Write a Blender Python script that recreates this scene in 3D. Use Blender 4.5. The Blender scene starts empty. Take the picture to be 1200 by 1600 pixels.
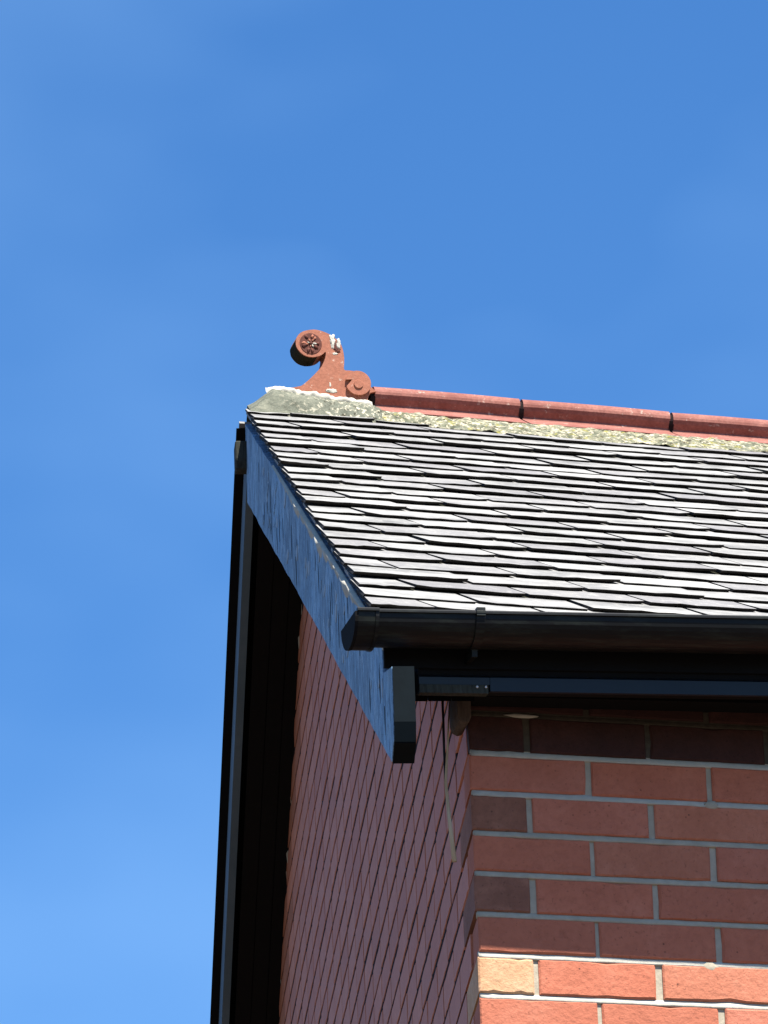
import bpy, bmesh, math, random
from mathutils import Vector, Matrix, noise as mnoise

S = bpy.context.scene
COL = S.collection
ZO = 5.10                                   # height of the reference bed joint above the ground

# ------------------------------------------------------------------ camera
cam = bpy.data.cameras.new("camera"); camo = bpy.data.objects.new("camera", cam); COL.objects.link(camo)
S.camera = camo
YAW, PITCH, ROLL = 0.25846158, 0.37186108, -0.03480581
fwd = Vector((math.sin(YAW)*math.cos(PITCH), math.cos(YAW)*math.cos(PITCH), math.sin(PITCH)))
r0 = Vector((math.cos(YAW), -math.sin(YAW), 0)); u0 = r0.cross(fwd)
cr, sr = math.cos(ROLL), math.sin(ROLL)
rt = cr*r0 + sr*u0; upv = -sr*r0 + cr*u0
cpos = Vector((-2.73504109, -9.81189915, -3.50955477 + ZO))
camo.matrix_world = Matrix(((rt.x, upv.x, -fwd.x, cpos.x), (rt.y, upv.y, -fwd.y, cpos.y), (rt.z, upv.z, -fwd.z, cpos.z), (0, 0, 0, 1)))
cam.sensor_fit = 'VERTICAL'; cam.sensor_height = 24.0; cam.lens = 9462.3/1600*24.0
cam.clip_start = 0.1; cam.clip_end = 5000

# ------------------------------------------------------------------ sky, sun, exposure
SUN_EL, SUN_AZ = math.radians(63.3), math.radians(13.0)     # azimuth: turned to the right of straight out from the front wall
sun_dir = Vector((math.sin(SUN_AZ)*math.cos(SUN_EL), -math.cos(SUN_AZ)*math.cos(SUN_EL), math.sin(SUN_EL)))
W = bpy.data.worlds.new("World"); S.world = W; W.use_nodes = True
wn = W.node_tree.nodes; wl = W.node_tree.links; wn.clear()
wo = wn.new("ShaderNodeOutputWorld"); bg = wn.new("ShaderNodeBackground"); sky = wn.new("ShaderNodeTexSky")
sky.sky_type = 'NISHITA'; sky.sun_disc = False; sky.sun_elevation = SUN_EL
sky.sun_rotation = math.atan2(sun_dir.x, sun_dir.y); sky.altitude = 50; sky.air_density = 1.0; sky.dust_density = 0.5; sky.ozone_density = 1.6
hsv = wn.new("ShaderNodeHueSaturation"); hsv.inputs["Saturation"].default_value = 1.15
tint = wn.new("ShaderNodeMixRGB"); tint.blend_type = 'MULTIPLY'; tint.inputs[0].default_value = 1.0; tint.inputs[2].default_value = (0.75, 0.92, 1.15, 1)
wl.new(sky.outputs[0], tint.inputs[1]); wl.new(tint.outputs[0], hsv.inputs["Color"])
# thin high cirrus veil, the same all round the sky
tc = wn.new("ShaderNodeTexCoord"); mp = wn.new("ShaderNodeMapping"); mp.inputs['Scale'].default_value = (5, 5, 9); mp.inputs['Location'].default_value = (.3, 0, 0)
nz = wn.new("ShaderNodeTexNoise"); nz.inputs["Scale"].default_value = 1.6; nz.inputs["Detail"].default_value = 3; nz.inputs["Roughness"].default_value = 0.5
cramp = wn.new("ShaderNodeValToRGB"); cramp.color_ramp.elements[0].position = 0.45; cramp.color_ramp.elements[1].position = 0.8
cramp.color_ramp.elements[0].color = (0, 0, 0, 1); cramp.color_ramp.elements[1].color = (0.20, 0.20, 0.20, 1)
mixc = wn.new("ShaderNodeMixRGB"); mixc.inputs[2].default_value = (3.0, 5.4, 8.6, 1)
wl.new(tc.outputs["Generated"], mp.inputs[0]); wl.new(mp.outputs[0], nz.inputs[0]); wl.new(nz.outputs[0], cramp.inputs[0])
wl.new(cramp.outputs[0], mixc.inputs[0]); wl.new(hsv.outputs[0], mixc.inputs[1])
wl.new(mixc.outputs[0], bg.inputs[0]); bg.inputs[1].default_value = 0.063
wl.new(bg.outputs[0], wo.inputs[0])
sl = bpy.data.lights.new("sun", 'SUN'); sl.energy = 5.0; sl.angle = math.radians(0.53); sl.color = (1.0, 0.955, 0.89)
so = bpy.data.objects.new("sun", sl); COL.objects.link(so); so.location = (3, -8, 20)
so.rotation_euler = sun_dir.to_track_quat('Z', 'Y').to_euler()
S.view_settings.view_transform = 'Standard'; S.view_settings.look = 'None'; S.view_settings.gamma = 1.0
S.view_settings.exposure = 1.40; S.view_settings.use_curve_mapping = False

# ------------------------------------------------------------------ materials
def lin(r, g, b):
    f = lambda c: (c/255/12.92 if c/255 <= .04045 else ((c/255+.055)/1.055)**2.4)
    return (f(r), f(g), f(b), 1)

class NT:
    def __init__(s, name):
        s.m = bpy.data.materials.new(name); s.m.use_nodes = True
        s.t = s.m.node_tree; s.n = s.t.nodes; s.l = s.t.links
        s.b = s.n["Principled BSDF"]; s.co = s.n.new("ShaderNodeTexCoord"); s.oi = s.n.new("ShaderNodeObjectInfo")
    def link(s, a, b): s.l.new(a, b)
    def mapv(s, scale, rot=(0, 0, 0), rnd=True, src="Object"):
        m = s.n.new("ShaderNodeMapping"); m.inputs["Scale"].default_value = scale; m.inputs["Rotation"].default_value = rot
        s.link(s.co.outputs[src], m.inputs[0])
        if rnd:
            k = s.math('MULTIPLY', s.oi.outputs["Random"], 57.0)
            a = s.n.new("ShaderNodeVectorMath"); a.operation = 'ADD'; s.link(m.outputs[0], a.inputs[0]); s.link(k, a.inputs[1])
            return a.outputs[0]
        return m.outputs[0]
    def noise(s, vec, scale, detail=4, rough=.6, dist=0):
        x = s.n.new("ShaderNodeTexNoise"); x.inputs["Scale"].default_value = scale; x.inputs["Detail"].default_value = detail
        x.inputs["Roughness"].default_value = rough; x.inputs["Distortion"].default_value = dist
        if vec is not None: s.link(vec, x.inputs["Vector"])
        return x.outputs[0]
    def voro(s, vec, scale, feature='F1'):
        x = s.n.new("ShaderNodeTexVoronoi"); x.inputs["Scale"].default_value = scale; x.feature = feature; s.link(vec, x.inputs["Vector"]); return x.outputs[0]
    def ramp(s, v, stops):
        r = s.n.new("ShaderNodeValToRGB"); e = r.color_ramp.elements
        while len(e) < len(stops): e.new(0.5)
        for el, (p, c) in zip(e, stops):
            el.position = p; el.color = c if len(c) == 4 else (*c, 1)
        s.link(v, r.inputs[0]); return r.outputs[0]
    def math(s, op, a, b=0.0):
        m = s.n.new("ShaderNodeMath"); m.operation = op
        for i, x in enumerate((a, b)):
            if isinstance(x, (int, float)): m.inputs[i].default_value = x
            else: s.link(x, m.inputs[i])
        return m.outputs[0]
    def mix(s, f, a, b, mode='MIX'):
        m = s.n.new("ShaderNodeMixRGB"); m.blend_type = mode
        for i, x in enumerate((f, a, b)):
            if isinstance(x, (int, float)): m.inputs[i].default_value = x
            elif isinstance(x, tuple): m.inputs[i].default_value = x
            else: s.link(x, m.inputs[i])
        return m.outputs[0]
    def bump(s, h, strength, dist):
        b = s.n.new("ShaderNodeBump"); b.inputs["Strength"].default_value = strength; b.inputs["Distance"].default_value = dist
        s.link(h, b.inputs["Height"]); s.link(b.outputs[0], s.b.inputs["Normal"])
    def done(s, col, rough=.8, spec=.3):
        if isinstance(col, tuple): s.b.inputs["Base Color"].default_value = col
        else: s.link(col, s.b.inputs["Base Color"])
        if isinstance(rough, (int, float)): s.b.inputs["Roughness"].default_value = rough
        else: s.link(rough, s.b.inputs["Roughness"])
        s.b.inputs["Specular IOR Level"].default_value = spec
        return s.m

BW = lambda v: (v, v, v, 1)
def brick_mat(name, a, b, c, stain=.5, rough=.85, spec=.25):
    t = NT(name); v = t.mapv((1, 1, 1))
    n1 = t.noise(v, 9, 5, .65); n2 = t.noise(v, 90, 4, .7); n3 = t.noise(v, 35, 3, .6)
    col = t.ramp(n1, [(.3, a), (.52, b), (.72, c)])
    col = t.mix(t.ramp(n2, [(.35, BW(.45)), (.55, BW(0))]), col, tuple(x*.78 for x in a[:3])+(1,))
    col = t.mix(t.ramp(t.oi.outputs["Random"], [(0, BW(0)), (1, BW(.4))]), col, tuple(x*.72 for x in b[:3])+(1,))
    spots = t.ramp(t.voro(t.mapv((1, 1, 1)), 55), [(.04, BW(.9)), (.13, BW(0))])
    spots = t.mix(1.0, spots, t.ramp(t.noise(v, 14, 2), [(.5, BW(0)), (.66, BW(1))]), 'MULTIPLY')
    col = t.mix(spots, col, (.03, .015, .012, 1))
    st = t.ramp(n3, [(.55, BW(0)), (.75, BW(stain))])
    col = t.mix(st, col, tuple(x*1.35 for x in c[:3])+(1,))
    pit = t.ramp(t.noise(v, 150, 3, .6), [(.62, BW(0)), (.70, BW(.55))])
    col = t.mix(pit, col, tuple(x*.45 for x in a[:3])+(1,))
    smear = t.ramp(t.noise(t.mapv((1, 1, 2.4)), 11, 6, .8, .7), [(.60, BW(0)), (.72, BW(.45))])
    col = t.mix(smear, col, tuple(x*.55 for x in a[:3])+(1,))
    h = t.mix(.4, n2, t.noise(v, 28, 5, .7)); t.bump(h, .8 if rough > .6 else .25, .004)
    return t.done(col, rough, spec)
M = {}
M['brick_red'] = brick_mat("brick_red", (.42, .130, .072, 1), (.47, .152, .086, 1), (.50, .176, .105, 1), .15)
M['brick_rose'] = brick_mat("brick_rose", (.44, .142, .082, 1), (.49, .166, .10, 1), (.52, .195, .125, 1), .2)
M['brick_orange'] = brick_mat("brick_orange", (.44, .150, .082, 1), (.49, .175, .10, 1), (.52, .205, .125, 1), .2)
M['brick_brown'] = brick_mat("brick_brown", (.21, .085, .052, 1), (.27, .115, .072, 1), (.33, .155, .10, 1), .3)
M['brick_buff'] = brick_mat("brick_buff", (.50, .26, .13, 1), (.60, .36, .20, 1), (.68, .45, .28, 1), .35)
M['brick_gable'] = brick_mat("brick_gable", (.54, .190, .105, 1), (.58, .21, .118, 1), (.61, .235, .135, 1), .25, .58, .11)
M['brick_gable_b'] = brick_mat("brick_gable_b", (.50, .165, .088, 1), (.54, .185, .10, 1), (.58, .205, .115, 1), .25, .58, .11)
M['brick_top_course'] = brick_mat("brick_top_course", (.032, .013, .011, 1), (.05, .019, .015, 1), (.075, .028, .022, 1), .1)  # near-black brick of the topmost courses
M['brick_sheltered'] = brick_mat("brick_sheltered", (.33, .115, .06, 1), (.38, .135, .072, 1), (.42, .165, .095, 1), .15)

def mortar_mat(name, a, b, sc=40):
    t = NT(name); v = t.mapv((1, 1, 1), rnd=False)
    n1 = t.noise(v, sc, 5, .7); n2 = t.noise(v, 6, 3)
    col = t.mix(n2, t.ramp(n1, [(.3, a), (.7, b)]), tuple(x*.8 for x in a[:3])+(1,))
    t.bump(n1, .7, .003); return t.done(col, .95, .1)
M['mortar'] = mortar_mat("mortar_grey", (.36, .32, .24, 1), (.56, .49, .37, 1))
M['mortar_dark'] = mortar_mat("mortar_dark", (.012, .008, .008, 1), (.03, .02, .018, 1))
M['mortar_top_course'] = mortar_mat("mortar_top_course", (.05, .042, .032, 1), (.13, .11, .08, 1))  # darker mortar of the topmost courses
M['mortar_pale'] = mortar_mat("mortar_pale", (.42, .40, .33, 1), (.62, .58, .48, 1))

def slate_mat():
    t = NT("slate"); v = t.mapv((1, 1, 1)); vs = t.mapv((9, 60, 9))
    n1 = t.noise(v, 7, 5, .6); n2 = t.noise(t.mapv((3, 1, 1)), 22, 6, .78); n3 = t.noise(v, 60, 4, .7)
    base = t.ramp(n1, [(.30, (.125, .123, .115, 1)), (.5, (.235, .231, .215, 1)), (.68, (.35, .342, .312, 1))])
    base = t.mix(t.ramp(t.oi.outputs["Random"], [(0, BW(0)), (.55, BW(.15)), (1, BW(.85))]), base, (.155, .148, .146, 1))
    base = t.mix(t.ramp(n2, [(.5, BW(0)), (.72, BW(.6))]), base, (.37, .355, .315, 1))
    lich = t.ramp(n3, [(.62, BW(0)), (.72, BW(.8))])
    lich = t.mix(1.0, lich, t.ramp(t.noise(v, 5, 2), [(.5, BW(0)), (.68, BW(1))]), 'MULTIPLY')
    base = t.mix(lich, base, (.34, .32, .20, 1))
    t.bump(t.mix(.5, n2, n3), .9, .006); return t.done(base, .75, .2)
M['slate'] = slate_mat()
M['slate_edge_shade'] = mortar_mat("shade_blackened_slate_edge", (.022, .020, .019, 1), (.06, .056, .05, 1), 70)  # near-black: paints the shade on slate tails and left edges

def clay_mat(name, a, b, white=.35):
    t = NT(name); v = t.mapv((1, 1, 1), rnd=True)
    n1 = t.noise(v, 18, 5, .65); n2 = t.noise(v, 130, 3, .7); n3 = t.noise(v, 42, 5, .75)
    col = t.ramp(n1, [(.3, a), (.7, b)])
    col = t.mix(t.ramp(n2, [(.4, BW(.35)), (.6, BW(0))]), col, tuple(x*.55 for x in a[:3])+(1,))
    col = t.mix(t.ramp(n3, [(.60, BW(0)), (.68, BW(white))]), col, (.62, .56, .45, 1))
    t.bump(t.mix(.5, n2, n3), .5, .0025); return t.done(col, .8, .25)
M['clay'] = clay_mat("terracotta", (.29, .104, .058, 1), (.35, .135, .080, 1), .4)
M['ridge_clay'] = clay_mat("ridge_clay", (.19, .062, .045, 1), (.30, .125, .095, 1), .45)
M['rosette'] = clay_mat("rosette_brown", (.075, .022, .014, 1), (.13, .04, .025, 1), .1)

def lichen_mat():
    t = NT("ridge_mortar"); v = t.mapv((1, 1, 1), rnd=False)
    n1 = t.noise(v, 30, 5, .7); n2 = t.noise(v, 90, 4, .7); n3 = t.noise(v, 14, 3)
    col = t.ramp(n1, [(.28, (.030, .032, .02, 1)), (.42, (.10, .105, .07, 1)), (.56, (.19, .185, .125, 1)), (.68, (.45, .41, .30, 1))])
    col = t.mix(t.ramp(n2, [(.53, BW(0)), (.60, BW(.9))]), col, (.50, .44, .32, 1))
    col = t.mix(t.ramp(t.noise(v, 70, 4, .75), [(.38, BW(.9)), (.45, BW(0))]), col, (.04, .03, .018, 1))
    col = t.mix(t.ramp(t.noise(v, 52, 3), [(.57, BW(0)), (.67, BW(.8))]), col, (.22, .20, .035, 1))
    col = t.mix(t.ramp(n3, [(.55, BW(0)), (.7, BW(.6))]), col, (.13, .14, .105, 1))
    t.bump(t.mix(.5, n1, n2), 1.0, .01); return t.done(col, .95, .1)
M['lichen'] = lichen_mat()
M['moss_shade'] = mortar_mat("black_moss_and_shade", (.012, .012, .007, 1), (.035, .035, .02, 1), 60)  # black moss; in the slate joints it also paints the gap's shade
def saddle_mat():
    t = NT("saddle_mortar"); v = t.mapv((1, 1, 1), rnd=False)
    n1 = t.noise(v, 26, 5, .7); n2 = t.noise(v, 80, 4, .7)
    col = t.ramp(n1, [(.3, (.075, .08, .058, 1)), (.5, (.125, .13, .098, 1)), (.7, (.19, .19, .14, 1))])
    sx = t.n.new("ShaderNodeSeparateXYZ"); t.link(t.co.outputs["Object"], sx.inputs[0])
    grow = t.ramp(t.math('ADD', t.math('MULTIPLY', t.math('SUBTRACT', sx.outputs[0], .50), 2.6), t.math('MULTIPLY', t.noise(v, 18, 3), .5)), [(.35, BW(.12)), (.8, BW(1))])
    w = t.mix(1.0, t.ramp(n2, [(.54, BW(0)), (.61, BW(.9))]), grow, 'MULTIPLY')
    col = t.mix(w, col, (.50, .45, .33, 1))
    d = t.mix(1.0, t.ramp(t.noise(v, 60, 4, .7), [(.36, BW(.9)), (.44, BW(0))]), grow, 'MULTIPLY')
    col = t.mix(d, col, (.035, .03, .018, 1))
    t.bump(t.mix(.5, n1, n2), 1.0, .008); return t.done(col, .95, .1)
M['saddle'] = saddle_mat()

def peel_mat():
    t = NT("weathered_blue_paint"); v = t.mapv((1, 1, 1), rnd=False)
    st = t.noise(t.mapv((18, 18, 3), rnd=False), 2.2, 7, .78, .8)
    n1 = t.noise(v, 22, 5, .7); ck = t.noise(t.mapv((34, 34, 4), rnd=False), 1.4, 4, .6, 1.6)
    fl = t.noise(t.mapv((10, 10, 6), rnd=False), 2.2, 7, .82, .5)
    col = t.ramp(n1, [(.3, (.17, .31, .48, 1)), (.55, (.26, .44, .61, 1)), (.75, (.40, .56, .69, 1))])
    col = t.mix(t.ramp(st, [(.46, BW(0)), (.6, BW(.8))]), col, (.055, .105, .18, 1))
    col = t.mix(t.ramp(t.noise(v, 5, 3), [(.42, BW(0)), (.60, BW(.65))]), col, (.13, .19, .25, 1))
    col = t.mix(t.ramp(fl, [(.55, BW(0)), (.6, BW(.7))]), col, (.42, .55, .66, 1))
    col = t.mix(t.ramp(fl, [(.36, BW(.75)), (.42, BW(0))]), col, (.035, .06, .11, 1))
    col = t.mix(t.ramp(ck, [(.465, BW(0)), (.5, BW(.95)), (.535, BW(0))]), col, (.02, .028, .04, 1))
    t.bump(t.mix(.5, ck, fl), .9, .006); return t.done(col, .6, .3)
M['peel'] = peel_mat()
M['old_paint'] = mortar_mat("old_blue_grey_paint", (.10, .155, .20, 1), (.14, .20, .25, 1), 9)
M['flake'] = mortar_mat("flaking_pale_paint", (.30, .42, .52, 1), (.44, .55, .63, 1), 60)

def black_mat(name, col, rough, green=0):
    t = NT(name); v = t.mapv((1, 1, 1), rnd=False)
    n1 = t.noise(v, 14, 4, .7)
    c = t.ramp(n1, [(.3, col), (.8, tuple(x*1.7 for x in col[:3])+(1,))])
    if green: c = t.mix(t.ramp(t.noise(t.mapv((3, 30, 6), rnd=False), 4, 4, .7), [(.48, BW(0)), (.7, BW(green))]), c, (.035, .045, .032, 1))
    t.bump(n1, .25, .002); return t.done(c, rough, .2)
M['gutter'] = black_mat("gutter_black_paint", (.0022, .0025, .0026, 1), .5, .35)
M['fascia'] = black_mat("fascia_black_paint", (.0035, .0045, .006, 1), .35)
M['fascia'].node_tree.nodes['Principled BSDF'].inputs['Specular IOR Level'].default_value = .28
M['soffit'] = black_mat("soffit_black_paint", (.002, .002, .0022, 1), .9)
M['end_shade_split'] = black_mat("board_end_shade_split", (.0025, .005, .0065, 1), .7)  # near-black: paints shade on the board foot's end, also used for the splits
M['end_shade_split'].node_tree.nodes['Principled BSDF'].inputs['Specular IOR Level'].default_value = .06
def wood_mat(name, a, b):
    t = NT(name); n = t.noise(t.mapv((60, 60, 6), rnd=False), 2.5, 5, .7, .5)
    t.bump(n, .6, .003); return t.done(t.ramp(n, [(.3, a), (.7, b)]), .85, .2)
M['wood'] = wood_mat("weathered_wood", (.055, .038, .030, 1), (.12, .088, .07, 1))
M['wood_dark'] = wood_mat("dark_wood", (.016, .018, .014, 1), (.05, .052, .04, 1))
M['straw'] = wood_mat("dry_straw", (.36, .28, .17, 1), (.55, .46, .32, 1))
M['cable'] = black_mat("cable_black", (.006, .006, .007, 1), .5)
M['nail'] = NT("galvanised_nail").done((.5, .5, .5, 1), .4, .5)
def ground_mat():
    t = NT("sandstone_paving"); v = t.mapv((1, 1, 1), rnd=False); n = t.noise(v, 3, 6, .7)
    t.bump(t.noise(v, 80, 3), .5, .01); return t.done(t.ramp(n, [(.3, (.055, .039, .026, 1)), (.7, (.08, .057, .038, 1))]), .9, .3)
M['ground'] = ground_mat()

# ------------------------------------------------------------------ helpers
def link(name, me, mat, parent=None):
    o = bpy.data.objects.new(name, me); COL.objects.link(o)
    if mat is not None and len(me.materials) == 0: me.materials.append(mat)
    if parent is not None: o.parent = parent
    return o
def pyd(name, V, F, mat=None, parent=None, smooth=False):
    me = bpy.data.meshes.new(name); me.from_pydata([tuple(v) for v in V], [], F)
    bm = bmesh.new(); bm.from_mesh(me); bmesh.ops.recalc_face_normals(bm, faces=bm.faces); bm.to_mesh(me); bm.free()
    if smooth:
        for p in me.polygons: p.use_smooth = True
    return link(name, me, mat, parent)
def bmo(name, bm, mat=None, parent=None, smooth=False):
    bmesh.ops.recalc_face_normals(bm, faces=bm.faces)
    me = bpy.data.meshes.new(name); bm.to_mesh(me); bm.free()
    if smooth:
        for p in me.polygons: p.use_smooth = True
    return link(name, me, mat, parent)
BOXF = [(0, 1, 2, 3), (4, 7, 6, 5), (0, 4, 5, 1), (1, 5, 6, 2), (2, 6, 7, 3), (3, 7, 4, 0)]
def hexa(bm, P8):
    vs = [bm.verts.new(p) for p in P8]
    for f in BOXF: bm.faces.new([vs[i] for i in f])
    return vs
def extrude_poly(P2, to3, d, bm=None):
    """closed outline P2 swept by vector d; to3 maps (a,b) to a point"""
    b = bm or bmesh.new(); d = Vector(d)
    f = [b.verts.new(to3(*p)) for p in P2]; k = [b.verts.new(Vector(to3(*p)) + d) for p in P2]
    b.faces.new(f); b.faces.new(k[::-1]); n = len(P2)
    for i in range(n): b.faces.new((f[i], k[i], k[(i+1) % n], f[(i+1) % n]))
    return b
def bevel(bm, w, seg=1):
    bmesh.ops.bevel(bm, geom=list(bm.edges), offset=w, segments=seg, affect='EDGES', profile=.6, clamp_overlap=True)

# ------------------------------------------------------------------ frames
G = 0.17295721; VB = 0.15409989; TH = 0.47691106; SA = 3.73380796; ZA = 2.15893466; WD = 0.18826
YG = Vector((math.sin(G), math.cos(G), 0)); NG = Vector((math.cos(G), -math.sin(G), 0)); EZ = Vector((0, 0, 1))
TT = math.tan(TH)
def gab(s, off, z): return YG*s - NG*off + EZ*z          # off = distance out from the gable face
APEX = gab(SA, VB, ZA)
PHI = math.atan(TT/math.cos(G)); TILT = 0.009; RTILT = 0.018
EX = Vector((math.cos(TILT), 0, -math.sin(TILT)))
ED = Vector((0, -math.cos(PHI), -math.sin(PHI)))          # down the front slope
NR = EX.cross(-ED).normalized()
def roofp(x, t, h=0): return APEX + EX*(x-APEX.x) + ED*t + NR*(h + .005 + .018*(1-t/4.4))
def verge_x(t): return APEX.x - t*math.cos(PHI)*math.tan(G)

house = bpy.data.objects.new("house", None); COL.objects.link(house); house.location = (0, 0, ZO)
house["label"] = "red brick house corner with slate roof, terracotta scroll finial and peeling blue bargeboard"
house["category"] = "house"
LEN = 3.2

# ------------------------------------------------------------------ ground
gnd = pyd("ground", [(-900, -900, 0), (900, -900, 0), (900, 900, 0), (-900, 900, 0)], [(0, 1, 2, 3)], M['ground']); gnd["kind"] = "structure"

# ------------------------------------------------------------------ walls
random.seed(5)
TG = math.tan(G); CO = 0.075
DEPTH = 7.3                                                # gable length along s
# mortar cores
def wall_core():
    bm = bmesh.new(); e = .0045
    c0 = Vector((e + .006, e, 0)); 
    def pt(x, y, z): return Vector((x, y, z))
    hexa(bm, [pt(.012, e, -ZO), pt(LEN, e, -ZO), pt(LEN, .24, -ZO), pt(.012+.24*TG, .24, -ZO),
              pt(.012, e, .15), pt(LEN, e, .15), pt(LEN, .24, .15), pt(.012+.24*TG, .24, .15)])
    return bmo("front_wall", bm, M['mortar'], house)
front = wall_core()
bm = bmesh.new()
soff_d = .112                                              # soffit depth below the bargeboard top line
def wall_top(s): return ZA - abs(s-SA)*TT - .10
outl = [(.245, -ZO), (DEPTH, -ZO), (DEPTH, wall_top(DEPTH)), (SA, wall_top(SA)), (.245, wall_top(.245))]
extrude_poly(outl, lambda s, z: gab(s, -.0014, z), NG*.22, bm)
gable = bmo("gable_wall", bm, M['mortar_dark'], house)
# inner filler at the corner behind the first bricks
def jit(a): return random.uniform(-a, a)

def brick_bm(L, H, D, bw, j, skew=0.0, chips=.25):
    """front face outline is uneven, with chipped arrises; back is a plain block"""
    bm = bmesh.new(); n = 7; m = 2; P = []
    for i in range(n): P.append((L*i/n, 0.0))
    for i in range(m): P.append((L, H*i/m))
    for i in range(n): P.append((L-L*i/n, H))
    for i in range(m): P.append((0.0, H-H*i/m))
    N = len(P); cx_, cz_ = L/2, H/2; R0 = []; R1 = []
    for (x, z) in P:
        c = abs(jit(j)) + (random.uniform(.001, .004) if random.random() < chips*.3 else 0)
        dx = c if x < 1e-6 else (-c if x > L-1e-6 else jit(.004)); dz = c if z < 1e-6 else (-c if z > H-1e-6 else 0)
        R1.append((x+dx*.35, .0022 + c*.6, z+dz*.35)); w = bw*random.uniform(.7, 1.4)
        ix = min(max(x+dx, w+abs(dx)), L-w-abs(dx)); iz = min(max(z+dz, w+abs(dz)), H-w-abs(dz))
        R0.append((ix, jit(.0003), iz))
    sk = lambda p: (p[0] + skew*p[1]*(1-p[0]/L), p[1], p[2])
    f0 = [bm.verts.new(sk(p)) for p in R0]; f1 = [bm.verts.new(sk(p)) for p in R1]; bk = [bm.verts.new(sk((p[0], D, p[2]))) for p in R1]
    bm.faces.new(f0)
    for a_, b_ in ((f0, f1), (f1, bk)):
        for i in range(N): bm.faces.new((a_[i], b_[i], b_[(i+1) % N], a_[(i+1) % N]))
    bm.faces.new(bk[::-1])
    bmesh.ops.recalc_face_normals(bm, faces=bm.faces); return bm
def brick_mesh(name, L, H, D, bw=.0024, j=.0013):
    bm = brick_bm(L, H, D, bw, j); me = bpy.data.meshes.new(name); bm.to_mesh(me); bm.free(); return me
stretch = [brick_mesh("brick", .215, .0655, .1025) for _ in range(14)]
FMAT = [M['brick_red'], M['brick_rose'], M['brick_red'], M['brick_orange']]
def place(me, mat, parent, loc, rz=0.0):
    o = bpy.data.objects.new("brick", me); COL.objects.link(o); o.parent = parent
    if len(me.materials) == 0: me.materials.append(mat)
    o.material_slots[0].link = 'OBJECT'; o.material_slots[0].material = mat
    o.location = loc; o.rotation_euler = (0, 0, rz); return o

def corner_brick(L, D, mat, z0, dx):
    bm = brick_bm(L, .0655, D, .0024, .0013, TG)
    o = bmo("brick", bm, mat, front); o.location = (dx, 0, z0); return o

joined = bmesh.new()
def add_join(x, z0, L):
    vs = hexa(joined, [(x, 0, z0), (x+L, 0, z0), (x+L, .09, z0), (x, .09, z0), (x, 0, z0+.0655), (x+L, 0, z0+.0655), (x+L, .09, z0+.0655), (x, .09, z0+.0655)])
for k in range(-2, int((ZO)/CO)-1):
    z0 = -CO*(k+1) + .005; header = (k % 2 == 1)
    near = k <= 10
    # k-th course lies between joint k and joint k+1
    x = 0.0
    first = .1025 if header else .215
    if k < 0: mat = M['brick_top_course']
    elif k == 5: mat = M['brick_buff']
    elif header: mat = M['brick_brown'] if k in (1, 3) else random.choice(FMAT)
    else: mat = random.choice(FMAT[:3])
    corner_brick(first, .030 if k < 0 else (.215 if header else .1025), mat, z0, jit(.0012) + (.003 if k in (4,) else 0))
    x = first + .010
    while x < LEN:
        if near and x < 1.15:
            mt = random.choice(FMAT) if k >= 0 else M['brick_top_course']
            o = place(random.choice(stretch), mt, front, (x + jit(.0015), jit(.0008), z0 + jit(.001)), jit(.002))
        else: add_join(x, z0, .215)
        x += .225
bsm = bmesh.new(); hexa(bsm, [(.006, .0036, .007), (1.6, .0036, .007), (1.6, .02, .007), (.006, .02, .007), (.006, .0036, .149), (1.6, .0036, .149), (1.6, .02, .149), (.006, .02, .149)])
bmo("top_course_mortar", bsm, M['mortar_top_course'], front)
o = bmo("outer_brickwork", joined, M['brick_red'], front); o["kind"] = "stuff"
# bed joints: weathered pointing, recessed at the top, nearly flush at the bottom
def bed_joint(k):
    zc = -CO*k; V = []; F = []; x = .004; i = 0
    ph = random.uniform(0, 99)
    while x < 1.3:
        nA = mnoise.noise((x*18+ph, k*3.1, 0))*.0016; nB = mnoise.noise((x*40+ph, k*7.7, 5))*.0011
        b = .0002 - .0012*max(0, mnoise.noise((x*9+ph, 3, k)))
        V += [(x, .0048, zc+.0062+nB*.4), (x, .0030+nA*.5, zc+.0015+nB), (x, b, zc-.0040+nB), (x, b+.0012, zc-.0068+nB*.4), (x, .012, zc-.0070), (x, .012, zc+.0064)]
        if i:
            a = (i-1)*6; c = i*6
            for q in range(6): F.append((a+q, a+(q+1) % 6, c+(q+1) % 6, c+q))
        x += .012; i += 1
    F.append(tuple(range(6))); F.append(tuple(range(i*6-6, i*6)))
    return pyd("bed_joint", V, F, M['mortar_top_course'] if k == -1 else (M['mortar_pale'] if k in (0, 5, 6, 1) else M['mortar']), front, True)
for k in range(-1, 11): bed_joint(k)
# a dab of spilt mortar here and there
def blob(name, c, r, mat, parent, sc=(1, 1, 1), seed=0, sub=2, amp=.3):
    bm = bmesh.new(); bmesh.ops.create_icosphere(bm, subdivisions=sub, radius=r)
    for v in bm.verts:
        v.co *= 1 + amp*mnoise.noise(v.co*(1.6/r) + Vector((seed, seed*2.3, 0)))
        v.co = Vector((v.co.x*sc[0], v.co.y*sc[1], v.co.z*sc[2]))
    o = bmo(name, bm, mat, parent, True); o.location = c; return o
blob("mortar_dab", (.446, .001, -.077), .012, M['mortar'], front, (1.1, .2, .7), 3)
blob("mortar_dab", (.428, .001, -.381), .013, M['mortar'], front, (1.2, .16, .7), 8)
blob("mortar_dab", (.10, .001, .073), .012, M['mortar_pale'], front, (2.6, .3, .35), 4)

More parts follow.
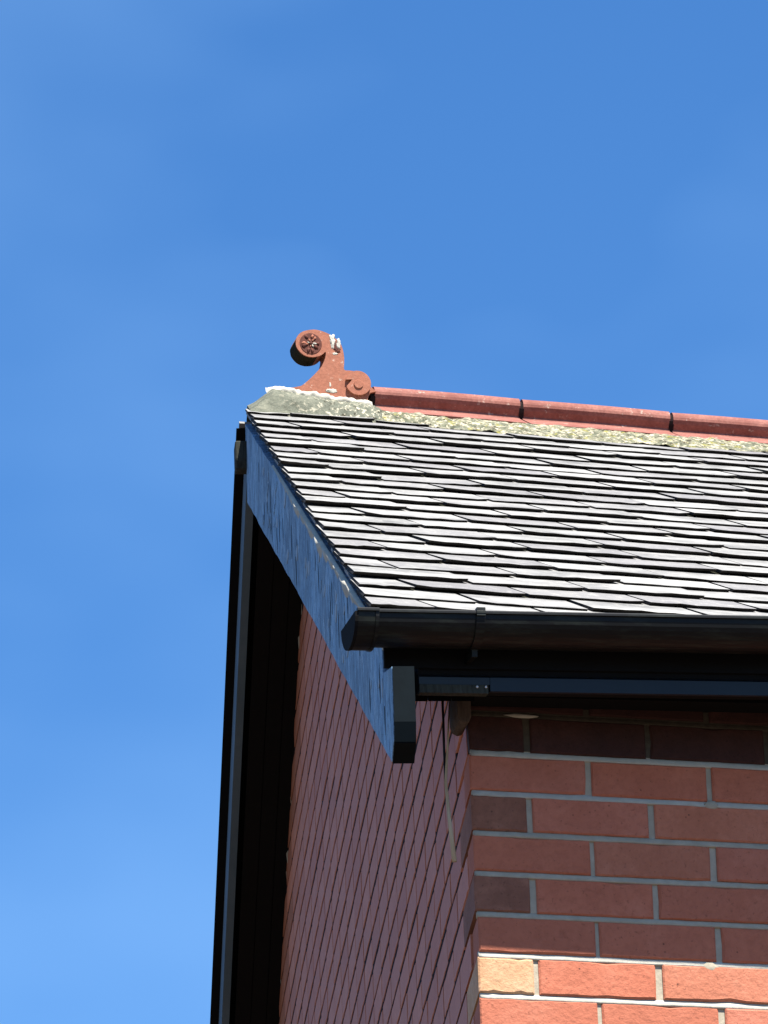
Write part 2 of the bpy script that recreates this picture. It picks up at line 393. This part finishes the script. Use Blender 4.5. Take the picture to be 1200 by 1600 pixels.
# gable bricks
gvar = [brick_mesh("brick", .2135, .0640, .08, .0008, .0016) for _ in range(8)]
rzg = math.radians(90) - G
gset = []
for k in range(-30, int(ZO/CO)-1):
    z0 = -CO*(k+1) + .0048; header = (k % 2 == 1)
    s = (.030 if k < 0 else (.215 if header else .1025)) + .008
    if z0 > wall_top(SA): continue
    while s < DEPTH:
        L = .219
        if z0 < wall_top(s) + .03 and z0 < wall_top(s+L) + .03: gset.append((s, z0))
        s += .225
def gprio(sz):                                              # does the photograph see it
    s, z = sz
    P = gab(s, 0, z) + Vector((0, 0, ZO)); d = P - cpos
    w = d.dot(fwd); u = d.dot(rt)/w*9462.3 + 600; v = 800 - d.dot(upv)/w*9462.3
    return (u, v)
gj = bmesh.new(); ng = 0
M_inv = None
for (s, z0) in gset:
    u, v = gprio((s, z0)); vis = v < 1640 and v > 850 and s < 6.0
    hid = z0 > wall_top(s)
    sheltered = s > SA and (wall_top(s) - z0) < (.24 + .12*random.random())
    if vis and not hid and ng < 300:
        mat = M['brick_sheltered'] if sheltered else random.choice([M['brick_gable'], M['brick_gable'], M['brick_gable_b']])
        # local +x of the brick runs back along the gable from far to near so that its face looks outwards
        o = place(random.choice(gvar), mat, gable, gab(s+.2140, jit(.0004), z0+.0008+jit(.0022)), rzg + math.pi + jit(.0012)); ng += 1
    else:
        a = [gab(s, 0, z0), gab(s+.2165, 0, z0), gab(s+.2165, -.08, z0), gab(s, -.08, z0)]
        hexa(gj, a + [p + EZ*.0655 for p in a])
o = bmo("outer_brickwork", gj, M['brick_gable'], gable); o["kind"] = "stuff"
# rough mortar along the raking top of the far half of the gable
V = []; F = []; i = 0; s = SA
random.seed(11)
while s < 6.3:
    z = ZA - abs(s-SA)*TT - soff_d/math.cos(TH) - .004
    w = -.004 + .018*mnoise.noise((s*7, 0, 2)) + .012*mnoise.noise((s*31, 1, 2))
    w = max(w, -.006)
    V += [gab(s, 0.0-.01, z+.02), gab(s, w, z+.006), gab(s, w*.5-.001, z-.010-.03*max(0, mnoise.noise((s*14, 4, 4)))), gab(s, -.01, z-.04)]
    if i:
        a = (i-1)*4; c = i*4
        for q in range(3): F.append((a+q, a+q+1, c+q+1, c+q))
    i += 1; s += .02
pyd("raking_mortar", V, F, M['mortar'], gable, True)

# ------------------------------------------------------------------ roof deck and slates
def deck():
    bm = bmesh.new(); T = 4.33
    a = [roofp(verge_x(0)+.03, 0, -.002), roofp(LEN, 0, -.002), roofp(LEN, T, -.002), roofp(verge_x(T)+.03, T, -.002)]
    hexa(bm, [p - NR*.02 for p in a] + a)
    # rear slope, mirrored in the gable plane
    EB = (YG*math.cos(TH) - EZ*math.sin(TH)); NB = EX.cross(EB).normalized()
    NB = NB if NB.z > 0 else -NB
    b = [APEX + NG*.03, APEX + EX*(LEN-APEX.x), APEX + EX*(LEN-APEX.x) + EB*4.4, APEX + NG*.03 + EB*4.4]
    hexa(bm, [p - NB*.02 for p in b] + b)
    return bmo("roof", bm, M['soffit'], house), EB, NB
roof, EB, NB = deck()
random.seed(21)
GAU = .1605; SL = .345; T0 = 4.352; OVH = .003
def slate_geo(bm, xl, xr, tt, skewl, th, tail, lift, seed):
    """one slate: left/right x at the tail, tail position tt down the slope; skewl shifts the head of the left edge"""
    rnd = random.Random(seed); n = 7; top = []; bot = []
    tw = rnd.uniform(-.0014, .0014)
    cl = rnd.choice([0, .003, .007, .014]); crn = rnd.choice([0, .003, .008, .018])
    for row in range(3):                          # tail, middle, head
        f = row/2
        t = max(tt - SL*f, .012 + .004*row)
        for i in range(n+1):
            g_ = i/n; x = xl + (xr-xl)*g_ + (skewl*f*(1-g_))
            if row == 0:
                dt = rnd.uniform(-.0035, .0035) + tail
                if i == 0: dt -= cl
                if i == n: dt -= crn
            else: dt = 0
            h = (.0128 + lift + tw*(g_*2-1))*(1-f)
            und = .0110 if row == 0 else 0        # dressed edge, undercut
            top.append(roofp(x, t+dt, h+th + (rnd.uniform(-.0008, .0008) if row == 0 else 0)))
            bot.append(roofp(x, t+dt-und, h))
    tv = [bm.verts.new(p) for p in top]; bv = [bm.verts.new(p) for p in bot]; N = n+1
    for r_ in range(2):
        for i in range(n):
            a = r_*N+i
            bm.faces.new((tv[a], tv[a+1], tv[a+N+1], tv[a+N])); bm.faces.new((bv[a], bv[a+N], bv[a+N+1], bv[a+1]))
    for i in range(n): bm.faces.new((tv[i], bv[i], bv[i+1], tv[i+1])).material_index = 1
    for r_ in range(2):
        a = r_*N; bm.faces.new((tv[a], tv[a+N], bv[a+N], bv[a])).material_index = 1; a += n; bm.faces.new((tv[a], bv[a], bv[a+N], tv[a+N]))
    bm.faces.new([tv[2*N+i] for i in range(N)] + [bv[2*N+i] for i in range(N-1, -1, -1)])
def origin_fix(bm, at):
    for v in bm.verts: v.co -= at
rest = bmesh.new(); nsl = 0; moss_shade_bm = bmesh.new()
for i in range(27):
    tt = T0 - i*GAU
    if tt < .05: break
    xe = .62 + (T0-tt)/T0*1.55                     # just past the right-hand frame edge
    half = i % 2 == 0
    x = verge_x(tt) - OVH + jit(.003)
    first = True
    while x < LEN-.3:
        w = (.118 if half and first else .224) + jit(.012)
        th = random.uniform(.0050, .0082); lift = max(.0, random.gauss(.0026, .0013)); tail = jit(.004)
        sk = (verge_x(tt-SL) - verge_x(tt)) if first else 0
        gap = random.uniform(.005, .009)
        if x < xe:
            b = bmesh.new(); slate_geo(b, x, x+w-gap, tt, sk, th, tail, lift, i*100+nsl)
            at = roofp(x+w/2, tt, .02); origin_fix(b, at)
            o = bmo("slate", b, M['slate'], roof); o.data.materials.append(M['slate_edge_shade']); o.location = at; nsl += 1
        else: slate_geo(rest, x, x+w-gap, tt, sk, th, tail, lift, i*1000+int(x*50))
        if x < xe:                                  # dark moss and grit in the side joint, the gap's shade painted in with them
            g0 = x+w-gap-.002; g1 = x+w+.002
            a = [roofp(g0, tt-.012, .0090), roofp(g1, tt-.012, .0090), roofp(g1, tt-GAU-.01, .0062), roofp(g0, tt-GAU-.01, .0062)]
            hexa(moss_shade_bm, a + [p + NR*.0042 for p in a])
        x += w; first = False
o = bmo('joint_moss_shade', moss_shade_bm, M['moss_shade'], roof); o['kind'] = 'stuff'
# rear slope slates, edge on from here
EXB = EX
for i in range(26):
    tt = 4.42 - i*.165; x0 = -.014
    for c in range(0, 26):
        xl = x0 + c*.224; b0 = APEX + NG*0 + EB*tt + EX*xl
        u = -EB*min(.34, tt-.005)
        a = [b0 + NB*.014, b0 + EX*.22 + NB*.014, b0 + EX*.22 + u + NB*.002, b0 + u + NB*.002]
        hexa(rest, a + [p + NB*.007 for p in a])
bmu = bmesh.new()
a = [APEX + NG*(-.021) + EB*.02, APEX + NG*.1 + EB*.02, APEX + NG*.1 + EB*4.4, APEX + NG*(-.021) + EB*4.4]
hexa(bmu, [p + NB*.0005 for p in a] + [p + NB*.0022 for p in a])
bmo("undercloak", bmu, M['soffit'], roof)
o = bmo("outer_slates", rest, M['slate'], roof); o.data.materials.append(M['slate_edge_shade']); o["kind"] = "stuff"
# undercloak slips below the verge slates, front slope
random.seed(33)
bm = bmesh.new(); t = .03
while t < 4.32:
    L = random.uniform(.16, .24); t2 = min(t+L-.004, 4.33); o1 = .001+jit(.002)
    a = [roofp(verge_x(t)-o1, t, .001), roofp(verge_x(t)+.1, t, .001), roofp(verge_x(t2)+.1, t2, .001), roofp(verge_x(t2)-o1, t2, .001)]
    hexa(bm, a + [p+NR*.0055 for p in a]); t += L
bmo("undercloak", bm, M['slate'], roof)

# ------------------------------------------------------------------ bargeboards, verge soffits
def btop(s): return ZA - abs(s-SA)*TT
dp = WD/math.cos(TH)
TH_B = .038
near_out = [(SA, btop(SA)-.004), (-.06, btop(-.06)-.004), (-.06, .128), (-.247, .072), (-.246, -.030), (-.236, -.062), (-.186, -.082), (SA, ZA-dp)]
def wavy(P, amp, step):
    out = []
    for i, (a, b) in enumerate(P):
        c = P[(i+1) % len(P)]; d = math.hypot(c[0]-a, c[1]-b); m = max(1, int(d/step))
        for q in range(m):
            f = q/m; e = amp if q else 0
            out.append((a+(c[0]-a)*f, b+(c[1]-b)*f + e*mnoise.noise(((a+(c[0]-a)*f)*11, i*5.1, 0))))
    return out
bm = extrude_poly(wavy(near_out, .004, .06), lambda s, z: gab(s, VB, z), NG*TH_B)
bb = bmo("bargeboard", bm, M['peel'], house); bb["label"] = "pale blue bargeboard with cracked peeling paint facing the gable"
# dark plate painting shade onto the cut end of the board foot
bm = bmesh.new()
pl = [(-.2482, .0715), (-.2474, -.0305), (-.2374, -.0632), (-.1865, -.0838)]
for (a, b) in zip(pl[:-1], pl[1:]):
    d = Vector((a[0]-b[0], a[1]-b[1])); nrm = Vector((-d.y, d.x)).normalized()*.0022
    if nrm.x > 0 or (abs(nrm.x) < .2*abs(nrm.y) and nrm.y > 0): nrm = -nrm
    p = [gab(a[0], VB-.001, a[1]), gab(b[0], VB-.001, b[1]), gab(b[0], VB-TH_B-.001, b[1]), gab(a[0], VB-TH_B-.001, a[1])]
    off = YG*nrm.x + EZ*nrm.y
    hexa(bm, p + [q+off for q in p])
bmo("end_shade_plate", bm, M['end_shade_split'], bb)
# lifted paint flakes and splits in the board face
random.seed(77)
def chip(name, s, z, w, h, off, th, mat, nseg=9):
    P = []
    for i in range(nseg):
        a = 2*math.pi*i/nseg; k = random.uniform(.65, 1.25)
        P.append((s + w/2*k*math.cos(a), z + h/2*k*math.sin(a)))
    b_ = extrude_poly(P, lambda s_, z_: gab(s_, VB+off+th, z_), NG*(th+.002)); return bmo(name, b_, mat, bb)
for q in range(34):
    s_ = random.uniform(-.1, 3.4); f_ = random.uniform(.12, .86)
    z_ = btop(s_) - dp*f_
    chip("paint_flake", s_, z_, random.uniform(.02, .07), random.uniform(.012, .035), 0, random.uniform(.0006, .0014), random.choice([M['flake'], M['peel'], M['flake']]))
for q in range(26):
    s_ = random.uniform(-.12, 3.3); f_ = random.uniform(.2, .8)
    chip("split", s_, btop(s_) - dp*f_, random.uniform(.010, .022), random.uniform(.03, .085), 0, .0004, M['end_shade_split'], 7)
far_out = [(SA, btop(SA)-.004), (SA+4.2, btop(SA+4.2)-.004), (SA+4.2, btop(SA+4.2)-dp*.6), (SA, ZA-dp*.6)]
bm = extrude_poly(wavy(far_out, .002, .1), lambda s, z: gab(s, VB-.002, z), NG*.020)
bmo("bargeboard", bm, M['old_paint'], house)
for sg in (-1, 1):
    bm = bmesh.new(); n0 = .02
    s0, s1 = (SA, SA+4.2) if sg > 0 else (-.05, SA)
    zz = lambda s: btop(s) - soff_d/math.cos(TH)
    # tongue and groove soffit boards
    for q in range(3):
        o0 = (VB-TH_B)-.0005 - q*.042; o1 = o0-.040
        P = [(s0, zz(s0)), (s1, zz(s1)), (s1, zz(s1)+.014), (s0, zz(s0)+.014)]
        extrude_poly(P, lambda s, z: gab(s, o0, z), NG*.040, bm)
    bmo("verge_soffit", bm, M['soffit'], house)
# verge pointing: ragged mortar between slates and board, lower half of the verge
V = []; F = []; i = 0; t = 1.1
while t < 4.34:
    s = SA - t*math.cos(PHI)/math.cos(G)
    a = mnoise.noise((t*7, 0, 9)); b = mnoise.noise((t*26, 3, 9)); on = min(1, max(0, (t-1.2)/.8))
    w = (.003 + .008*max(0, a) + .006*max(0, b))*on
    d = .006 + (.016 + .030*max(-.3, a+.35*b))*on
    z = btop(s)
    V += [gab(s, VB-.002, z+.002), gab(s, VB+w+.003, z-.001), gab(s, VB+w*.8, z-d*.6), gab(s, VB-.001, z-d-.004)]
    if i:
        p = (i-1)*4; c = i*4
        for q in range(3): F.append((p+q, p+q+1, c+q+1, c+q))
    i += 1; t += .022
pyd("verge_pointing", V, F, M['mortar_pale'], house, True)

# ------------------------------------------------------------------ eaves: fascia, soffit, gutter
YAWG, RISE = math.radians(1.5), .030
GD = Vector((math.cos(YAWG), -math.sin(YAWG), RISE)).normalized()
def along(x): return GD*(x/GD.x)
def eav(x, y, z): return Vector((0, y, z)) + along(x)      # x along the eaves, y out of the wall plane, z at x=0
def run(P, x0, x1, bm, cap=True):
    n = len(P); a = [bm.verts.new(eav(x0, *p)) for p in P]; b = [bm.verts.new(eav(x1, *p)) for p in P]
    for i in range(n): bm.faces.new((a[i], b[i], b[(i+1) % n], a[(i+1) % n]))
    if cap: bm.faces.new(a); bm.faces.new(b[::-1])
bm = bmesh.new()
fa = [(-.150, .060), (-.150, .135), (-.128, .135), (-.128, .060)]
va = [bm.verts.new(eav(-.128, *q)) for q in fa]; vb_ = [bm.verts.new(eav(LEN, *q)) for q in fa]
for q in (1, 2): vb_[q].co.z = .135 - TILT*LEN + .02
for i in range(4): bm.faces.new((va[i], vb_[i], vb_[(i+1) % 4], va[(i+1) % 4]))
bm.faces.new(va); bm.faces.new(vb_[::-1])
fas = bmo("fascia", bm, M['soffit'], house)
bm = bmesh.new(); run([(-.1508, .100), (-.1508, .162), (-.1568, .162), (-.1568, .100)], -.190, LEN, bm); bmo("sun_leak_strip", bm, M['soffit'], house)  # strip added behind the gutter to block sun leaking onto the fascia
bm = bmesh.new(); run([(-.1505, .058), (-.1555, .059), (-.1565, .084), (-.1505, .090)], .0, LEN, bm); run([(-.1505, .070), (-.1545, .071), (-.1555, .084), (-.1505, .090)], -.128, -.0005, bm); bmo("fascia_bead", bm, M['fascia'], fas)
bm = bmesh.new(); run([(-.1275, .086), (-.1275, .100), (.02, .100), (.02, .086)], -.001, LEN, bm)
bmo("eaves_soffit", bm, M['soffit'], house)
# weathered trim along the fascia foot between bargeboard and corner
bm = bmesh.new(); run([(-.1565, .0700), (-.1565, .0545), (-.140, .0545), (-.140, .0585), (-.1502, .0595), (-.1502, .0700)], -.128, -.004, bm)
bmo("fascia_trim", bm, M['wood_dark'], house)
RG = .046; YC, ZC = -.208, .1665
def arc(r, a0, a1, n): return [(YC + r*math.cos(math.radians(a0+(a1-a0)*i/n)), ZC + r*math.sin(math.radians(a0+(a1-a0)*i/n))) for i in range(n+1)]
def prof(r, th, lip=True):
    P = arc(r, 360, 180, 18)
    if lip:
        cy, cz, lr = YC - r + .001, ZC + .002, .0052
        P += [(cy + lr*math.cos(math.radians(a)), cz + lr*math.sin(math.radians(a))) for a in (200, 160, 120, 80, 40, 0)]
    P += arc(r-th, 180, 360, 18)
    return P
bm = bmesh.new(); run(prof(RG, .0035), -.236, LEN+.1, bm)
gut = bmo("gutter", bm, M['gutter'], house, False)
bm = bmesh.new(); run(prof(RG+.0055, .003), -.262, -.223, bm); bmo("end_socket", bm, M['gutter'], gut)
bm = bmesh.new(); run(arc(RG+.0062, 360, 180, 18), -.266, -.260, bm); bmo("stop_end", bm, M['soffit'], gut)
bm = bmesh.new(); run(prof(RG+.0072, .0018, False), -.229, -.223, bm); bmo("socket_bead", bm, M['gutter'], gut)
for xb in (-.040, 1.75, 3.55):
    bm = bmesh.new(); run(prof(RG+.003, .0026, True), xb-.008, xb+.008, bm)
    run([(YC-RG-.006, ZC-.004), (YC-RG-.006, ZC+.011), (YC-RG+.012, ZC+.011), (YC-RG+.012, ZC+.006), (YC-RG-.003, ZC+.006), (YC-RG-.003, ZC-.004)], xb-.0078, xb+.0078, bm)
    run([(YC, ZC-RG-.002), (YC+.002, ZC-RG-.016), (-.158, .108), (-.158, .124)], xb-.005, xb+.005, bm)
    bmo("gutter_bracket", bm, M['gutter'], gut)

# timber block at the corner under the soffit
bm = extrude_poly([(-.0275, .125), (-.0275, .058), (-.024, .048), (-.015, .0435), (-.006, .046), (-.0015, .056), (-.0015, .125)],
                  lambda x, z: Vector((x, -.030, z)), (0.006, .075, 0)); bevel(bm, .0015)
cb = bmo("corner_block", bm, M['wood'], house)
for xn in (-.024, -.008):
    blob("nail", eav(xn, -.1568, .0665), .0028, M['nail'], fas, (1, .5, 1), 1, 1, 0)

# ------------------------------------------------------------------ ridge
YR = APEX.y
def rid(x, y, z): return Vector((x, YR + y, APEX.z + z - math.tan(RTILT)*(x-APEX.x)))
ta = math.tan(PHI)
def ridge_prof(dr=0.0, dz=0.0):
    """roll-top ridge tile, outer skin then inner skin: (y,z)"""
    P = []; Wd = .092; h0 = .068 + dz
    yb = .014
    R_ = .0255 + dr; cz = h0 + .0285
    P += [(-Wd, h0 - Wd*ta), (-Wd*.5, h0 - Wd*.5*ta+.001), (-.012, h0 - .012*ta + .002), (-.0095, cz - .0245), (-R_*.80, cz - .0120), (-R_*.985, cz - .003)]
    for a in range(170, 9, -16): P.append((R_*math.cos(math.radians(a)), cz + R_*math.sin(math.radians(a))))
    P += [(R_*.985, cz - .003), (R_*.80, cz - .0120), (.0095, cz - .0245), (.012, h0 - .012*ta + .002), (Wd*.5, h0 - Wd*.5*ta+.001), (Wd, h0 - Wd*ta)]
    P += [(Wd-.010, h0 - Wd*ta - .0150), (0, h0 - .0145), (-Wd+.010, h0 - Wd*ta - .0150)]
    return P
def ridge_run(bm, P, x0, x1, bend=0.0):
    n = len(P); S_ = 6; rows = []
    for i in range(S_+1):
        x = x0+(x1-x0)*i/S_
        rows.append([bm.verts.new(rid(x, y, z + bend*4*(i/S_)*(1-i/S_))) for y, z in P])
    for i in range(S_):
        for q in range(n): bm.faces.new((rows[i][q], rows[i+1][q], rows[i+1][(q+1) % n], rows[i][(q+1) % n]))
    bm.faces.new(rows[0]); bm.faces.new(rows[-1][::-1])
random.seed(8)
joints = [.815]
while joints[-1] < LEN: joints.append(joints[-1] + (.384 if len(joints) == 1 else .392))
for a, b in zip(joints[:-1], joints[1:]):
    bm = bmesh.new(); ridge_run(bm, ridge_prof(jit(.001), jit(.002)), a+.004, b-.004, .0015)
    o = bmo("ridge_tile", bm, M['ridge_clay'], house, False)
for x in joints[:-1]:
    bm = bmesh.new(); ridge_run(bm, ridge_prof(-.003, -.004), x-.006, x+.006)
    bmo("ridge_joint", bm, M['mortar_dark'], house)
# bedding mortar under the ridge tiles: rough-faced band on the front slope
def rough_sheet(name, f, nu, nv, mat):
    V = []; F = []
    for i in range(nu+1):
        for j in range(nv+1): V.append(f(i/nu, j/nv))
    for i in range(nu):
        for j in range(nv):
            a = i*(nv+1)+j; F.append((a, a+1, a+nv+2, a+nv+1))
    return pyd(name, V, F, mat, house, True)
def bed(u, v):
    x = .79 + u*(LEN-.79)
    big = max(0.0, 1-(x-.79)/.4)
    e = mnoise.noise((x*16, v*1.2, 0))*.006 + mnoise.noise((x*48, v*2.6, 3))*.009 + mnoise.noise((x*110, v*5, 7))*.004
    low = mnoise.noise((x*10, 9, 0))*.018 + mnoise.noise((x*45, 2, 0))*.008
    top_ = rid(x, -.078, .070 - .078*ta - .010); bot_ = roofp(x, .245 - .10*big - low, .017)
    p = top_.lerp(bot_, v**1.2)
    return p + Vector((0, e*.7 - .012*math.sin(v*math.pi), e + .010*math.sin(v*math.pi)))
rough_sheet("ridge_bedding", bed, 700, 10, M['lichen'])
# mortar saddle under the finial with a sloping end at the verge
def saddle(u, v):
    # u along the ridge, v across from front foot over the top to the rear foot
    x0, x1 = .497, .83
    a = (v-.5)*2                                            # -1 front foot .. 1 rear foot
    wdt = .152; y = a*wdt
    core = -abs(y)*ta
    top = .083 - .030*u
    prof_ = top - max(0, abs(y)-.045)*ta*1.02
    prof_ = min(prof_, top)
    foot = max(0, (abs(a)-.86)/.14)
    z = prof_*(1-foot) + (core+.040)*foot
    x = x0 + (x1-x0)*u
    # sloping end: near the verge the height falls to the slates
    rise = min(1, max(0, (x - x0)/.062))
    zf = core + .046
    z = zf + (z-zf)*rise
    x = x - (y if y < 0 else -y)*0 + (YR+y-YR)*math.tan(G)*1.0
    e = mnoise.noise((x*22, y*22, 1))*.006 + mnoise.noise((x*60, y*60, 4))*.006 + mnoise.noise((x*130, y*130, 4))*.003
    return rid(x, y + e*.4, z + e*min(1, .25+rise*.75)*(.35 + .65*min(1, u*1.6)))
rough_sheet("ridge_saddle", saddle, 90, 60, M['saddle'])
def fbed(u, v):                                             # pale bedding squeezed out along the foot of the finial
    x = .535 + u*.27; big = math.sin(min(1, u*6)*math.pi/2)
    e = mnoise.noise((x*40, v*2, 6))*.006 + mnoise.noise((x*95, v*4, 2))*.004
    top = .083 - .030*(x-.484)/.346
    a = v*math.pi
    return rid(x, -.036 - (.014*math.sin(a) + e)*big - .010*v, top + .004 + .006*math.cos(a)*big - .016*v*v + e*.6 + .02*0)
rough_sheet("finial_bedding", fbed, 110, 6, M['mortar_pale'])
random.seed(4)
for q in range(22):
    x = .52 + random.random()**.7*1.6
    yy = -.118 - random.random()*.03
    blob("mortar_crumb", rid(x, yy-.008, .074-abs(yy)*ta-.012-random.random()*.028), random.uniform(.003, .007), M['lichen'], house, (random.uniform(1, 2.2), .8, .7), q, 1, .4)

# ------------------------------------------------------------------ finial
TF = .062; YF = YR - TF/2
def fz(x, z): return Vector((x, YF, z))
OUT = [(.575, 2.215), (.588, 2.238), (.6066, 2.2445), (.6287, 2.2543), (.6511, 2.2742), (.6691, 2.2939), (.6827, 2.3109), (.6909, 2.3276), (.6946, 2.344), (.6937, 2.3509),
       (.6859, 2.3434), (.6725, 2.3367), (.655, 2.3343), (.6376, 2.3388), (.6249, 2.3506), (.6187, 2.364), (.6203, 2.3826), (.6305, 2.3972), (.6461, 2.4052), (.6681, 2.4091),
       (.6877, 2.4059), (.705, 2.3991), (.7222, 2.3876), (.7349, 2.3723), (.7407, 2.3473), (.7411, 2.3243), (.7405, 2.3058), (.7547, 2.3045), (.7722, 2.3022), (.7894, 2.2931),
       (.8021, 2.2801), (.8071, 2.2644), (.8055, 2.2481), (.7985, 2.232), (.7985, 2.205), (.575, 2.20)]
def smooth_closed(P, n=3, keep=()):
    out = []; L = len(P)
    for i in range(L):
        p0, p1, p2, p3 = P[i-1], P[i], P[(i+1) % L], P[(i+2) % L]
        for q in range(n):
            t = q/n
            f = lambda a, b, c, d: .5*((2*b) + (-a+c)*t + (2*a-5*b+4*c-d)*t*t + (-a+3*b-3*c+d)*t**3)
            out.append((f(p0[0], p1[0], p2[0], p3[0]), f(p0[1], p1[1], p2[1], p3[1])))
    return out
OS = smooth_closed(OUT[2:33], 3)[:-2] + OUT[33:] + OUT[:2]
from mathutils.geometry import tessellate_polygon
bm = bmesh.new()
fa = [bm.verts.new(Vector((x, YF, z))) for x, z in OS]; fb = [bm.verts.new(Vector((x, YF+TF, z))) for x, z in OS]
nO = len(OS)
for i in range(nO): bm.faces.new((fa[i], fb[i], fb[(i+1) % nO], fa[(i+1) % nO]))
for tri in tessellate_polygon([[Vector((x, z, 0)) for x, z in OS]]):
    bm.faces.new([fa[i] for i in tri]); bm.faces.new([fb[i] for i in tri[::-1]])
fin = bmo("finial", bm, M['clay'], house); fin["label"] = "terracotta scroll finial with a rosette in its curl"
def disc(name, cx_, cz_, r, y0, y1, mat, parent, n=32, sx=1.0):
    P = [(cx_ + r*sx*math.cos(2*math.pi*i/n), cz_ + r*math.sin(2*math.pi*i/n)) for i in range(n)]
    bm = extrude_poly(P, lambda x, z: Vector((x, y0, z)), (0, y1-y0, 0)); bevel(bm, .0008); return bmo(name, bm, mat, parent)
# rosette: dark recessed-looking cup ringed by the curl's rim, petals standing in it
RX, RZ, RR = .6565, 2.3700, .0285
disc("rosette_cup", RX, RZ, RR, YF-.0012, YF+.004, M['rosette'], fin)
random.seed(3)
for q in range(9):
    a = 2*math.pi*q/9 + .2 + jit(.25); rr = .0175 + jit(.003)
    b = blob("petal", (RX + rr*math.cos(a), YF-.0018, RZ + rr*math.sin(a)), random.uniform(.0036, .0056), M['clay'] if q in (1, 2, 4) else M['rosette'], fin, (1.3, .5, .8), q, 2, .7)
    b.rotation_euler = (0, -a, 0)
for q in range(7):
    a = 2*math.pi*q/7 + jit(.3); rr = .0085 + jit(.002)
    b = blob("petal", (RX + rr*math.cos(a), YF-.0026, RZ + rr*math.sin(a)), random.uniform(.0026, .0040), M['clay'] if q % 3 else M['mortar_pale'], fin, (1.2, .5, .6), q+20, 2, .8)
    b.rotation_euler = (0, -a, 0)
blob("rosette_eye", (RX, YF-.003, RZ), .0042, M['rosette'], fin, (1, .6, 1), 2, 2, .1)
# small rear scroll stands proud, with its curled lip
P = []
for i in range(40):
    a = math.radians(-160 + 330*i/39)
    P.append((.7735 + .0325*math.cos(a), 2.2690 + .0325*math.sin(a)))
P += [(.7735 - .012, 2.2690 + .010), (.7735 - .020, 2.2690 + .002)]
bm = extrude_poly(P, lambda x, z: Vector((x, YF-.009, z)), (0, .012, 0)); bevel(bm, .0012)
bmo("small_scroll", bm, M['clay'], fin)
bm = extrude_poly([(.7735+.012*math.cos(math.radians(a)), 2.2650+.012*math.sin(math.radians(a))) for a in range(0, 360, 20)], lambda x, z: Vector((x, YF-.012, z)), (0, .006, 0)); bevel(bm, .001)
bmo("small_scroll_eye", bm, M['clay'], fin)
# lichen crust and worn oval on the rear of the big curl
for q, (x, z, r, sc, m_) in enumerate([(.7115, 2.3880, .008, (.8, .25, 1.3), 'mortar_pale'), (.7135, 2.3740, .0085, (.6, .25, 1.6), 'mortar_pale'), (.7280, 2.3745, .009, (.55, .25, 1.5), 'mortar_pale'),
      (.7200, 2.3655, .0075, (.6, .35, 1.7), 'rosette'), (.7265, 2.3560, .006, (.9, .3, .9), 'rosette'), (.7190, 2.3475, .005, (1.0, .3, .6), 'mortar_pale'),
      (.706, 2.247, .008, (1.5, .3, .6), 'mortar_pale'), (.7030, 2.262, .003, (.7, .3, 1.6), 'mortar_pale')]):
    blob("lichen_patch", (x, YF-.0002, z), r*1.1, M[m_], fin, (sc[0], sc[1]*.4, sc[2]), q+50, 3, .9)
# dark moss crust on the underside of the big curl
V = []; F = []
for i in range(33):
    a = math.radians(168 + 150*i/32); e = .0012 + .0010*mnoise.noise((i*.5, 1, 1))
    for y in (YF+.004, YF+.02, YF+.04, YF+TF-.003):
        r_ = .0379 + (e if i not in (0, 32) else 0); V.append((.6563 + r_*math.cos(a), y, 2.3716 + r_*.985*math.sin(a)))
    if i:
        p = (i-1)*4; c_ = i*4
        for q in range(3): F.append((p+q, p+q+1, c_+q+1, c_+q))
pyd("moss_crust", V, F, M['moss_shade'], fin, True)

# ------------------------------------------------------------------ apex block under the meeting of the boards
zt = ZA - .03
bm = extrude_poly([(-.03, .00), (.03, .00), (.03, -.05), (.018, -.072), (-.018, -.072), (-.03, -.05)], lambda s, z: gab(SA + s, VB+.028, zt - .03 + z), NG*.075); bevel(bm, .003)
ab = bmo("apex_block", bm, M['wood_dark'], house)

# ------------------------------------------------------------------ loose things
def tube(name, pts, radii, mat, n=8):
    V = []; F = []
    for i, p in enumerate(pts):
        p = Vector(p); d = (Vector(pts[min(i+1, len(pts)-1)]) - Vector(pts[max(i-1, 0)])).normalized()
        a = d.orthogonal().normalized(); b = d.cross(a)
        for q in range(n):
            t = 2*math.pi*q/n; V.append(p + (a*math.cos(t) + b*math.sin(t))*radii[i])
    for i in range(len(pts)-1):
        for q in range(n): F.append((i*n+q, i*n+(q+1) % n, (i+1)*n+(q+1) % n, (i+1)*n+q))
    F.append(tuple(range(n))); F.append(tuple(range((len(pts)-1)*n, len(pts)*n)))
    return pyd(name, V, F, mat, None, True)
Z3 = Vector((0, 0, ZO))
pts = [gab(.02, .030, .10), gab(.018, .036, .02), gab(.02, .042, -.05), gab(.018, .038, -.12), gab(.015, .032, -.20)]
pts = [p + Z3 for p in pts]
st = tube("dry_stalk", pts, [.0012, .0018, .0026, .0036, .0046], M['straw'])
st["label"] = "pale dry stalk dangling down the gable bricks below the eaves corner"; st["category"] = "stalk"
pts = [gab(.03, .041, .12), gab(.03, .041, .06), gab(.032, .0415, .0), gab(.034, .041, -.05), gab(.035, .039, -.085)]
cbl = tube("cable", [p + Z3 for p in pts], [.0022]*5, M['cable'])
cbl["label"] = "thin black cable hanging from the eaves soffit beside the dry stalk"; cbl["category"] = "cable"
